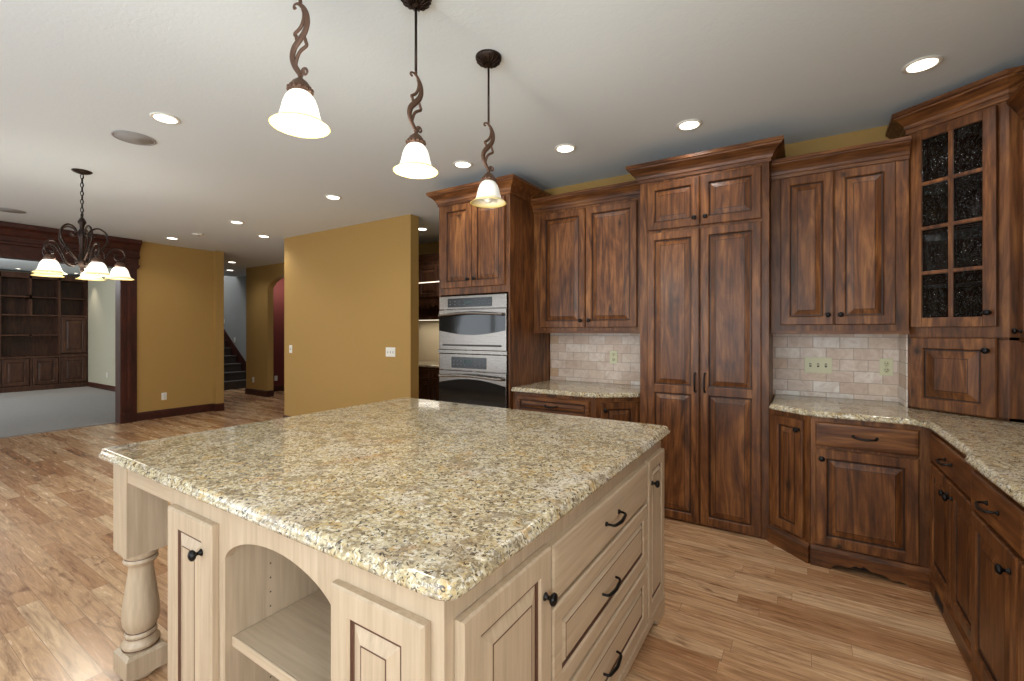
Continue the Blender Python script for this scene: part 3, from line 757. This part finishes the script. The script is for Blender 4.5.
# ------------------------------------------------------------------ base cabinets, right group
YF = 3.235; XT = .595     # fronts
CT = .878
dvv = Vector((.050, YF)) - Vector((-.172, 3.44)); Wn = dvv.length; an = math.atan2(dvv.y, dvv.x)
bc = Cab('base_cabinet', 'narrow angled single-door base cabinet beside the tall pantry', 'cabinet', (-.172, 3.44), an, Wn, .02, .0, CT, WD, body=False)
li = Matrix.Rotation(-an, 2)
pp = [li @ (Vector(p)-Vector((-.172, 3.44))) for p in ((-.171, 3.44), (.05, YF), (.05, YB-.02), (-.171, YB-.02))]
bm = B(); prism(bm, [tuple(p) for p in pp], .0, CT); obj('body', bm, m_wood, bc.root)
bc.door(.035, .135, Wn-.035, .845, k=(Wn-.06, .785), fr=.05)
bm = B(); sweep(bm, [(-.0, 0), (Wn, 0)], [(0, 0), (.018, 0), (.018, .09), (.012, .105), (.004, .115), (0, .115)]); obj('base_molding', bm, m_woodh, bc.root)
WB = .595-.05
b1 = Cab('base_cabinet', 'single-door base cabinet with one wide drawer and scalloped toe board', 'cabinet', (.052, YF), 0, WB-.004, YB-.02-YF, .10, CT, WD)
b1.drawer(.025, .712, .487, .850, flat=True); b1.door(.025, .130, .487, .695, k=(.055, .64))
bm = B()
pts = [(0, 0), (.10, 0), (.108, .018), (.125, .030), (.16, .034), (.185, .028), (.195, .040), (.215, .050), (.235, .044), (.25, .056), (.265, .050), (.285, .034), (.33, .034), (.355, .028), (.372, .012), (.40, .022), (.43, .016), (.45, 0), (WB-.002, 0), (WB-.002, .09), (0, .09)]
prism(bm, pts, -.020, .0, 'y'); sweep(bm, [(0, 0), (WB-.002, 0)], [(0, .09), (.024, .09), (.024, .10), (.014, .108), (.006, .118), (0, .118)])
obj('toe_board', bm, m_woodh, b1.root)
bm = B(); bx(bm, 0, .07, 0, WB-.002, .09, .1); obj('toe_kick', bm, m_void, b1.root)
# right wall run
b2 = Cab('base_cabinet', 'corner-side base cabinet on the right wall with one drawer over two doors', 'cabinet', (XT, YF-.002), R(-90), .80, XR-.014-XT, .10, CT, WD)
b2.drawer(.05, .712, .785, .850, flat=True); b2.door(.05, .135, .430, .695, k=(.40, .635)); b2.door(.437, .135, .785, .695, k=(.467, .635))
bm = B(); sweep(bm, [(.026, 0), (.80, 0)], [(0, 0), (.012, 0), (.012, .085), (.02, .09), (.02, .1), (.008, .112), (0, .115)]); obj('base_molding', bm, m_woodh, b2.root)
bm = B(); bx(bm, .12, -.0135, .02, .27, -.0122, .06); obj('toe_vent', bm, m_void, b2.root)
b3 = Cab('base_cabinet', 'nearest base cabinet at the right edge with a drawer above a knobbed door', 'cabinet', (XT-.022, YF-.804), R(-90), .93, XR-.014-XT+.022, .10, CT, WD)
b3.drawer(.02, .712, .505, .850, flat=True); b3.drawer(.513, .712, .91, .850, flat=True)
b3.door(.02, .135, .455, .695, k=(.405, .635)); b3.door(.463, .135, .91, .695, k=(.88, .635))
bm = B(); sweep(bm, [(0, 0), (.93, 0)], [(0, 0), (.012, 0), (.012, .085), (.02, .09), (.02, .1), (.008, .112), (0, .115)]); obj('base_molding', bm, m_woodh, b3.root)
def corner_fill():
    pass
# granite counter, right
XC = XT-.032
cp = [(-.171, YB-.013), (-.171, 3.375), (.045, YF-.038), (.30, YF-.038), (XC-.045, YF-.038), (XC, YF-.085), (XC, YF-.775), (XC-.026, YF-.81), (XC-.026, 1.48), (XR-.013, 1.48), (XR-.013, YB-.013)]
cpf = fillet(cp, [0, .02, .08, 0, .05, .05, .01, .01, .02, 0, 0], 5)
OGS = [(-.02, .879), (-.006, .879), (0, .884), (0, .892), (-.005, .898), (-.006, .904), (-.012, .911), (-.018, .914)]
def cslab(name, poly, label):
    a = sum(poly[i-1][0]*poly[i][1]-poly[i][0]*poly[i-1][1] for i in range(len(poly)))
    if a < 0: poly = poly[::-1]
    bm = B(); slab(bm, poly, OGS); return tag(obj(name, bm, m_granite), label, 'countertop')
cslab('countertop', cpf, 'granite counter running below the right backsplash and along the right wall')

# ------------------------------------------------------------------ base cabinets, left niche
nb = Cab('base_cabinet', 'base cabinet with one wide drawer beside the oven tower', 'cabinet', (-2.053, 3.24), 0, .745, YB-.02-3.24, .0, CT, WD)
nb.drawer(.05, .712, .70, .850, fr=.03); nb.door(.05, .135, .372, .695, k=(.34, .64)); nb.door(.378, .135, .70, .695, k=(.41, .64))
p0, p1 = Vector((-1.306, 3.24)), Vector((-1.032, 3.47)); dn = p1-p0; an2 = math.atan2(dn.y, dn.x)
n2 = Cab('base_cabinet', 'small angled base cabinet with a knobbed door left of the pantry', 'cabinet', tuple(p0), an2, dn.length, .02, 0, CT, WD, body=False)
li = Matrix.Rotation(-an2, 2)
bm = B(); prism(bm, [tuple(li @ (Vector(p)-p0)) for p in ((-1.306, 3.24), (-1.032, 3.47), (-1.032, YB-.02), (-1.306, YB-.02))], 0, CT); obj('body', bm, m_wood, n2.root)
n2.door(.035, .135, dn.length-.03, .845, k=(.06, .785), fr=.05)
cslab('countertop', fillet([(-2.053, YB-.013), (-2.053, 3.20), (-1.30, 3.20), (-1.032, 3.425), (-1.032, YB-.013)], [0, .02, .12, .02, 0], 6), 'small granite counter between the oven tower and the pantry')

# ------------------------------------------------------------------ butler's pantry cabinets behind the middle wall
bp = Cab('base_cabinet', 'dark base cabinet seen through the gap left of the oven tower', 'cabinet', (-5.2, 4.72), 0, 1.7, .56, .1, CT, DW)
for i in range(4):
    x = .03+i*.42; bp.drawer(x, .70, x+.39, .85, fr=.03); bp.door(x, .14, x+.39, .68, k=(x+.35, .62))
bm = B(); bx(bm, 0, .06, 0, 1.7, .5, .1); obj('toe_kick', bm, m_void, bp.root)
cslab('countertop', [(-5.2, 5.285), (-5.2, 4.69), (-3.5, 4.69), (-3.5, 5.285)], 'granite counter on the dark cabinet seen left of the oven tower')
bm = B(); bx(bm, -5.55, 5.288, .914, -3.3, 5.30, 1.6); struct('wall_backsplash_pantry', bm, wallpaint('pale_tile', (206, 190, 160)))
bu = Cab('upper_cabinet', 'dark wall cabinet with scalloped stemware rack seen left of the oven tower', 'cabinet', (-5.2, 4.93), 0, 1.7, .35, 1.86, 2.42, DW)
for i in range(4): bu.door(.02+i*.42, 1.88, .41+i*.42, 2.34)
bm = B(); bx(bm, 0, 0, 1.55, 1.7, .35, 1.60); bx(bm, 0, .33, 1.6, 1.7, .35, 1.86); obj('rack_shelf', bm, m_dark, bu.root)
bm = B()
for i in range(16):
    x = .03+i*.104
    prism(bm, [(x, 1.86), (x+.104, 1.86), (x+.104, 1.80), (x+.09, 1.76), (x+.052, 1.715), (x+.014, 1.76), (x, 1.80)], .0, .018, 'y')
obj('stemware_rack', bm, m_dark, bu.root)
bu.crown(2.42, h=.08, out=.06)
bm = B(); bx(bm, .3, -.03, 2.085, 1.1, -.021, 2.10); obj('light_strip', bm, m_strip, bu.root)
bm = B(); bx(bm, .1, .05, 1.54, 1.6, .08, 1.549); obj('lamp_strip', bm, m_strip, bu.root)
l_ = area('under_cabinet_glow', (-4.35, 5.02, 1.53), (0, 0, 0), 1.5, .1, 3.5, (1, .93, .8))

# ------------------------------------------------------------------ built-in bookcase in the carpeted room
XB = -14.9
bk = thing('bookcase', 'dark wood built-in bookcase with open shelves and lower doors in the carpeted room', 'bookcase', (XB, 1.90, .014), R(90))
ycols = [0, .47, .95, 1.43, 1.935]
bm = B(); D_ = .39; HT = 2.70
for y in ycols:
    if y == ycols[2]: bx(bm, y-.02, 0, 2.11, y+.02, D_, HT); bx(bm, y-.02, 0, .1, y+.02, D_, .8); bx(bm, y-.02, 0, 1.72, y+.02, D_, 2.2)
    else: bx(bm, y-(.02 if y else 0), 0, 0, y+.02, D_, HT)
bx(bm, 0, D_-.02, 0, 1.955, D_, HT); bx(bm, 0, 0, HT-.12, 1.955, D_, HT)
bx(bm, 0, .0, 0, 1.955, D_, .1); bx(bm, 0, -.015, 0, 1.955, 0, .12); bx(bm, 0, -.012, .745, 1.955, D_, .79); bx(bm, 1.43, 0, .79, 1.955, .02, .82)
obj('body', bm, m_dark, bk)
for (a, b, z) in ((0, .95, 1.26), (0, .95, 1.72), (.95, 1.43, 1.72), (.47, .95, 1.26), (.95, 1.43, 1.26), (1.43, 1.935, 1.72), (0, .47, 2.14), (.47, .95, 2.14), (.95, 1.43, 2.14), (1.43, 1.935, 2.14)):
    if (a, b) == (.47, .95) and z == 1.26: continue
    bm = B(); bx(bm, a+.02, .005, z, b-.02, D_-.02, z+.03); obj('shelf', bm, m_darkh, bk)
for i in range(4):
    a, b = ycols[i]+.03, ycols[i+1]-.03
    obj('door', panel_mesh(b-a, .60, .02, [(.07, .07, b-a-.07, .53)]), [m_dark, m_groove], bk, (a, -.001, .13))
obj('door', panel_mesh(.445, .86, .02, [(.07, .07, .375, .79)]), [m_dark, m_groove], bk, (1.46, -.001, .84))
for i in range(4):
    pass

# ------------------------------------------------------------------ lamps
def lamp(name, loc, power, color, r=.05, kind='POINT', size=110, blend=.6, rot=(0, 0, 0)):
    l = bpy.data.lights.new(name, kind); l.energy = power; l.color = color; l.shadow_soft_size = r
    if kind == 'SPOT': l.spot_size = R(size); l.spot_blend = blend
    o = bpy.data.objects.new(name, l); col.objects.link(o); o.location = loc; o.rotation_euler = rot
    return o
def can_light(x, y, label, power=17, color=(1, .97, .93)):
    r = thing('recessed_light', label, 'ceiling light', (x, y, CE), 0, 'recessed downlights')
    bm = B(); lathe(bm, [(.080, -.0005), (.081, -.006), (.074, -.009), (.062, -.008), (.060, -.001)], 32); obj('trim_ring', bm, m_wplate, r)
    bm = B(); lathe(bm, [(.0001, -.0085), (.045, -.0090), (.0595, -.0090), (.0598, -.006)], 32); obj('lens', bm, m_lens, r)
    lamp('downlight_beam', (x, y, CE-.03), power, color, .06, 'SPOT', 140, .9)
    return r
cans = [((922, 64), (.534, 3.124), 'recessed ceiling light nearest the glass-door corner cabinet'),
        ((690, 126), (-.627, 3.20), 'recessed ceiling light above the tall pantry'),
        ((565, 148), (-1.50, 3.11), 'recessed ceiling light above the cabinet between oven tower and pantry'),
        ((463, 164), (-2.36, 2.952), 'recessed ceiling light just left of the unlit pendant, by the oven tower'),
        ((333, 197), (-4.07, 2.958), 'recessed ceiling light in front of the middle ochre wall'),
        ((237, 222), (-6.04, 2.98), 'recessed ceiling light in front of the left end of the middle ochre wall'),
        ((172, 238), (-7.89, 2.976), 'recessed ceiling light close to the left ochre wall'),
        ((165, 118), (-3.48, 1.275), 'recessed ceiling light beside the round speaker, left of the lit pendants'),
        ((264, 236), (-6.60, 3.633), 'recessed ceiling light at the entrance of the hall'),
        ((423, 229), (-4.32, 4.52), 'recessed ceiling light in the passage left of the oven tower'),
        ((232, 262), (-9.62, 4.657), 'first of the two recessed lights near the stairs, the closer one'),
        ((230, 270), (-10.92, 5.244), 'recessed ceiling light nearest the stairs')]
for _, (x, y), lb in cans: can_light(x, y, lb)
# extra downlights added out of view, to brighten the floor on the right
bm = B()
for x, y in ((.40, .9), (.40, -1.0), (-1.5, -1.0), (.40, 2.0)):
    lathe(bm, [(.080, -.0005), (.081, -.006), (.074, -.009), (.062, -.008), (.060, -.001)], 24, (x, y, CE))
    lathe(bm, [(.0001, -.0085), (.045, -.0090), (.0595, -.0090), (.0598, -.006)], 24, (x, y, CE), 'z', 1)
    lamp('downlight_beam', (x, y, CE-.03), 18, (1, .97, .92), .06, 'SPOT', 130, .9)
o = struct('added_downlights', bm, m_wplate); o.data.materials.append(m_lens)
def speaker(x, y, label, r_=.125):
    r = thing('ceiling_speaker', label, 'speaker', (x, y, CE), 0, 'ceiling speakers')
    bm = B(); lathe(bm, [(r_, -.0005), (r_, -.006), (r_-.008, -.008), (r_-.012, -.001)], 40); obj('rim', bm, m_spk, r)
    bm = B(); lathe(bm, [(.0001, -.004), (r_-.012, -.004), (r_-.011, -.002)], 40); obj('grille', bm, m_spk, r)
speaker(-4.03, 1.288, 'round grey ceiling speaker between the chandelier and the first ceiling light')
speaker(-7.65, 1.30, 'round ceiling speaker at the left edge above the wood header')
sd = thing('smoke_detector', 'small round white disc on the ceiling before the left ochre wall', 'smoke detector', (-7.25, 3.053, CE))
bm = B(); lathe(bm, [(.07, -.0005), (.07, -.012), (.062, -.02), (.03, -.024), (.0001, -.025)], 28); obj('cover', bm, m_wplate, sd)
bm = B(); lathe(bm, [(.02, -.0235), (.02, -.0265), (.0001, -.0268)], 16); obj('sensor', bm, m_spk, sd)

# pendants
def shade_mesh(R_=.092, H=.115):
    bm = B()
    prof = [(R_, .0), (R_*.93, .006), (R_*.80, .014), (R_*.70, .026), (R_*.64, .045), (R_*.58, .070), (R_*.50, .090), (R_*.38, .106), (R_*.24, H)]
    inner = [(r-.004, z+.001) for r, z in prof[::-1]]
    rings = []
    seg = 36
    for r, z in prof + inner:
        rings.append([bm.verts.new((r*math.cos(2*PI*i/seg), r*math.sin(2*PI*i/seg), z)) for i in range(seg)])
    for a, b in zip(rings, rings[1:] + [rings[0]]):
        for i in range(seg):
            f = bm.faces.new((a[i], a[(i+1) % seg], b[(i+1) % seg], b[i])); f.smooth = True
    return bm
def pendant(x, y, label, turn, lit, zb):
    r = thing('pendant_lamp', label, 'pendant light', (x, y, zb), turn, 'island pendants')
    top = CE-zb
    bm = B(); prof = [(.066, top-.001), (.066, top-.008), (.062, top-.016), (.050, top-.028), (.034, top-.036), (.018, top-.042), (.010, top-.052), (.0001, top-.053)]
    lathe(bm, prof, 32)
    for k in range(16):
        a = 2*PI*k/16; tube(bm, [(math.cos(a)*q_[0]*1.0, math.sin(a)*q_[0]*1.0, q_[1]-.001) for q_ in prof[2:6]], .0035, 6)
    obj('canopy', bm, m_bronze, r)
    bm = B(); tube(bm, [(0, 0, top-.05), (0, 0, .40)], .0055, 10); obj('rod', bm, m_bronze, r)
    # scroll: units measured from the photo, lying in the local x-z plane
    U = .00067; f = lambda a, b: ((a-183)*U, 0, .160+(355-b)*U)
    bm = B()
    A = spline([f(*p) for p in ((207, 322), (200, 332), (212, 343), (222, 330), (212, 314), (196, 318), (190, 345), (172, 325), (148, 285), (139, 245), (150, 205), (178, 172), (205, 140), (220, 100), (219, 60), (205, 25), (185, 2), (168, -8), (152, -6), (146, 6), (152, 14), (160, 8))], 5)
    n = len(A); rad = [.0045 + .0075*math.sin(PI*min(1, max(0, (i-n*.2)/(n*.62)))) for i in range(n)]
    tube(bm, A, rad, 8, flat=.45, up=(0, 1, 0))
    Bp = [f(*p) for p in ((155, 300), (168, 250), (186, 224), (217, 205), (214, 185), (203, 158), (188, 150), (170, 175), (163, 170), (160, 150), (152, 138), (178, 118), (196, 90), (203, 50), (196, 22))]
    Bp = spline(Bp, 3); tube(bm, Bp, .0062, 8, flat=.7, up=(0, 1, 0))
    tube(bm, spline([f(182, -2), f(183, -10), f(183, -20)], 3), .006, 8)
    obj('scroll', bm, m_bronze2, r)
    bm = B(); lathe(bm, [(.0075, .172), (.009, .166), (.006, .160), (.012, .154), (.024, .144), (.032, .132), (.036, .124), (.036, .114), (.030, .110), (.0001, .110)], 28)
    for k in range(14):
        a = 2*PI*k/14; lathe(bm, [(.0001, .112), (.005, .114), (.006, .119), (.004, .125), (.0001, .127)], 8, (.036*math.cos(a), .036*math.sin(a), 0))
    obj('fitter', bm, m_bronze2, r)
    obj('shade', shade_mesh(), m_shade_on if lit else m_shade_off, r)
    bm = B(); lathe(bm, [(.0001, .004), (.016, .008), (.026, .022), (.029, .038), (.024, .056), (.014, .072), (.012, .10), (.0001, .10)], 20)
    obj('bulb', bm, m_bulb if lit else plain('frosted_bulb', (232, 232, 226), .3), r)
    if lit: lamp('pendant_glow', (x, y, 1.93), 10, WARM, .05)
    return r
pendant(-1.378, .878, 'lit bell-shade pendant nearest the camera, leftmost over the granite island', R(20), True, 2.053)
pendant(-1.338, 1.365, 'lit bell-shade pendant in the middle of the three over the island', R(75), True, 2.043)
pendant(-1.328, 1.868, 'unlit amber-rimmed pendant in front of the oven tower, rightmost of the three', R(60), False, 2.030)

# chandelier
CX, CY = -5.245, 1.312
ch = thing('chandelier', 'scrolled iron chandelier with five lit bell shades left of the room', 'chandelier', (CX, CY, 0))
bm = B(); lathe(bm, [(.068, CE-.001), (.068, CE-.006), (.058, CE-.014), (.04, CE-.022), (.012, CE-.03), (.0001, CE-.032)], 32); obj('canopy', bm, m_bronze, ch)
bm = B(); z = CE-.03; k = 0
while z > 2.40:
    rr = []; 
    for i in range(14):
        a = 2*PI*i/14; x_, z_ = .010*math.cos(a), .022*math.sin(a); rr.append((x_ if k % 2 else 0, 0 if k % 2 else x_, z-.02+z_))
    tube(bm, rr+[rr[0]], .0032, 6, caps=True); z -= .036; k += 1
tube(bm, [(.004, .004, CE-.03), (.004, .004, 2.36)], .0022, 6)
obj('chain', bm, m_black, ch)
bm = B(); lathe(bm, [(.0001, 2.375), (.012, 2.365), (.022, 2.345), (.030, 2.325), (.018, 2.30), (.014, 2.27), (.024, 2.25), (.030, 2.22), (.022, 2.18), (.015, 2.12), (.016, 2.05), (.028, 2.02), (.045, 1.99), (.040, 1.965), (.022, 1.945), (.014, 1.925), (.018, 1.91), (.008, 1.895), (.0001, 1.89)], 24)
rr = [(.026*math.cos(2*PI*i/16), 0, 2.385+.022*math.sin(2*PI*i/16)) for i in range(17)]; tube(bm, rr, .004, 6)
obj('stem', bm, m_bronze, ch)
for k in range(5):
    a = 2*PI*k/5 + R(8); ca, sa = math.cos(a), math.sin(a)
    F = lambda r_, z_: (r_*ca, r_*sa, z_)
    bm = B()
    arm = spline([F(*p) for p in ((.02, 1.98), (.07, 1.945), (.12, 1.965), (.15, 2.03), (.185, 2.095), (.225, 2.125), (.27, 2.11), (.285, 2.06), (.26, 2.02), (.222, 2.025), (.215, 2.06), (.24, 2.075))], 6)
    tube(bm, arm, .0065, 8)
    arm2 = spline([F(*p) for p in ((.15, 2.03), (.14, 2.08), (.115, 2.10), (.10, 2.07), (.12, 2.05))], 5); tube(bm, arm2, .005, 7)
    heart = spline([F(*p) for p in ((.03, 1.99), (.075, 2.04), (.13, 2.11), (.165, 2.18), (.155, 2.25), (.11, 2.285), (.065, 2.27), (.045, 2.235), (.06, 2.205), (.085, 2.215))], 6)
    tube(bm, heart, .0075, 8)
    tube(bm, [F(.25, 2.02), F(.25, 1.985)], .008, 8)
    obj('arm', bm, m_bronze, ch)
    bm = B(); lathe(bm, [(.010, 2.01), (.022, 2.0), (.034, 1.985), (.036, 1.965), (.02, 1.963)], 20, (.25*ca, .25*sa, 0)); obj('fitter', bm, m_bronze2, ch)
    o = obj('shade', shade_mesh(.104, .112), m_shade_on, ch, (.25*ca, .25*sa, 1.855))
    o.scale = (1, 1, 1)
    bm = B(); lathe(bm, [(.0001, 1.862), (.022, 1.87), (.03, 1.89), (.02, 1.93), (.012, 1.96)], 16, (.25*ca, .25*sa, 0)); obj('bulb', bm, m_bulb, ch)
lamp('chandelier_glow', (CX, CY, 1.80), 24, WARM, .25)

# added fill lights without fixtures in foyer and den, then the bookcase spots
lamp('foyer_fill', (-9.6, 5.95, 2.4), 16, (1, .93, .85), .15)
lamp('den_fill', (-12.5, 1.2, 2.5), 45, (.95, .97, 1), .3)
for y in (2.6, 3.55):
    lamp('bookcase_spot', (-14.45, y, 2.74), 26, (1, .9, .75), .05, 'SPOT', 90, .8)
    s = thing('bookcase_downlight', 'small lit spot on the ceiling above the %s of the dark bookcase' % ('left columns' if y < 3 else 'right column'), 'ceiling light', (-14.62, y, CE))
    bm = B(); lathe(bm, [(.05, -.0005), (.05, -.006), (.04, -.008), (.036, -.001)], 20); obj('trim_ring', bm, m_wplate, s)
    bm = B(); lathe(bm, [(.0001, -.006), (.035, -.006), (.035, -.002)], 20); obj('lens', bm, m_spot, s)

# ------------------------------------------------------------------ switches and outlets
def plate(name, label, cat, loc, rot, w_=.072, h_=.115, kind='outlet', n=1, m=None):
    r = thing(name, label, cat, loc, rot)
    bm = B(); bx(bm, -w_/2, -.006, -h_/2, w_/2, 0, h_/2); p = bevel(obj('cover_plate', bm, m or m_wplate, r), .003)
    bm = B()
    if kind == 'outlet':
        for s in (-1, 1):
            z = s*.021; lathe(bm, [(.0001, .0075), (.0165, .0075), (.0165, .006)], 16, (0, 0, z), 'y', 0)
            for dx in (-.006, .006): bx(bm, dx-.0013, -.0085, z-.001, dx+.0013, -.0076, z+.008, 1)
            lathe(bm, [(.0001, .0085), (.0025, .0085), (.0025, .0076)], 8, (0, 0, z-.008), 'y', 1)
        obj('receptacle', bm, [m or m_wplate, m_slot], r)
    else:
        for i in range(n):
            x = (i-(n-1)/2)*.046
            bm2 = B(); bx(bm2, x-.006, -.0066, -.013, x+.006, -.0061, .013, 1); prism(bm2, [(-.0062, -.004), (-.0062, .006), (-.017, .009), (-.018, .004)], x-.004, x+.004, 'x', 0)
            obj('switch', bm2, [m or m_wplate, m_slot], r)
        bm.free()
    return r
plate('switch_plate', 'almond triple switch plate on the right tiled backsplash', 'light switch', (.109, YB-.0125, 1.14), 0, .165, .115, 'switch', 3, m_plate)
plate('wall_outlet', 'almond outlet on the right tiled backsplash by the corner cabinet', 'outlet', (.488, YB-.0125, 1.143), 0, m=m_plate)
plate('wall_outlet', 'almond outlet on the left tiled backsplash behind the small counter', 'outlet', (-1.41, YB-.0125, 1.152), 0, m=m_plate)
plate('switch_plate', 'white single switch near the left end of the middle ochre wall', 'light switch', (-6.33, 3.884, 1.12), 0, .072, .115, 'switch', 1)
plate('switch_plate', 'white double switch plate near the right end of the middle ochre wall', 'light switch', (-4.23, 3.884, 1.127), 0, .165, .115, 'switch', 3)
plate('wall_outlet', 'white outlet low on the left ochre wall beside the wood casing', 'outlet', (-8.599, 3.133, .34), R(90))
plate('wall_outlet', 'white outlet low on the hall wall left of the arched opening', 'outlet', (-9.98, 5.269, .33), 0)
plate('wall_outlet', 'white outlet on the maroon wall beyond the arched opening', 'outlet', (-11.1+0.3, 6.499, .36), 0) if False else plate('wall_outlet', 'white outlet on the maroon wall beyond the arched opening', 'outlet', (-10.159, 5.87, .30), R(90))
plate('wall_outlet', 'white outlet low on the pale wall of the carpeted room', 'outlet', (-13.6, 3.839, .36), 0)
plate('switch_plate', 'upper white switch plate on the grey stairwell wall', 'light switch', (-12.80, 5.999, 1.64), 0, .075, .115, 'switch', 1)
plate('switch_plate', 'lower white switch plate on the grey stairwell wall', 'light switch', (-12.25, 5.999, 1.16), 0, .075, .115, 'switch', 1)
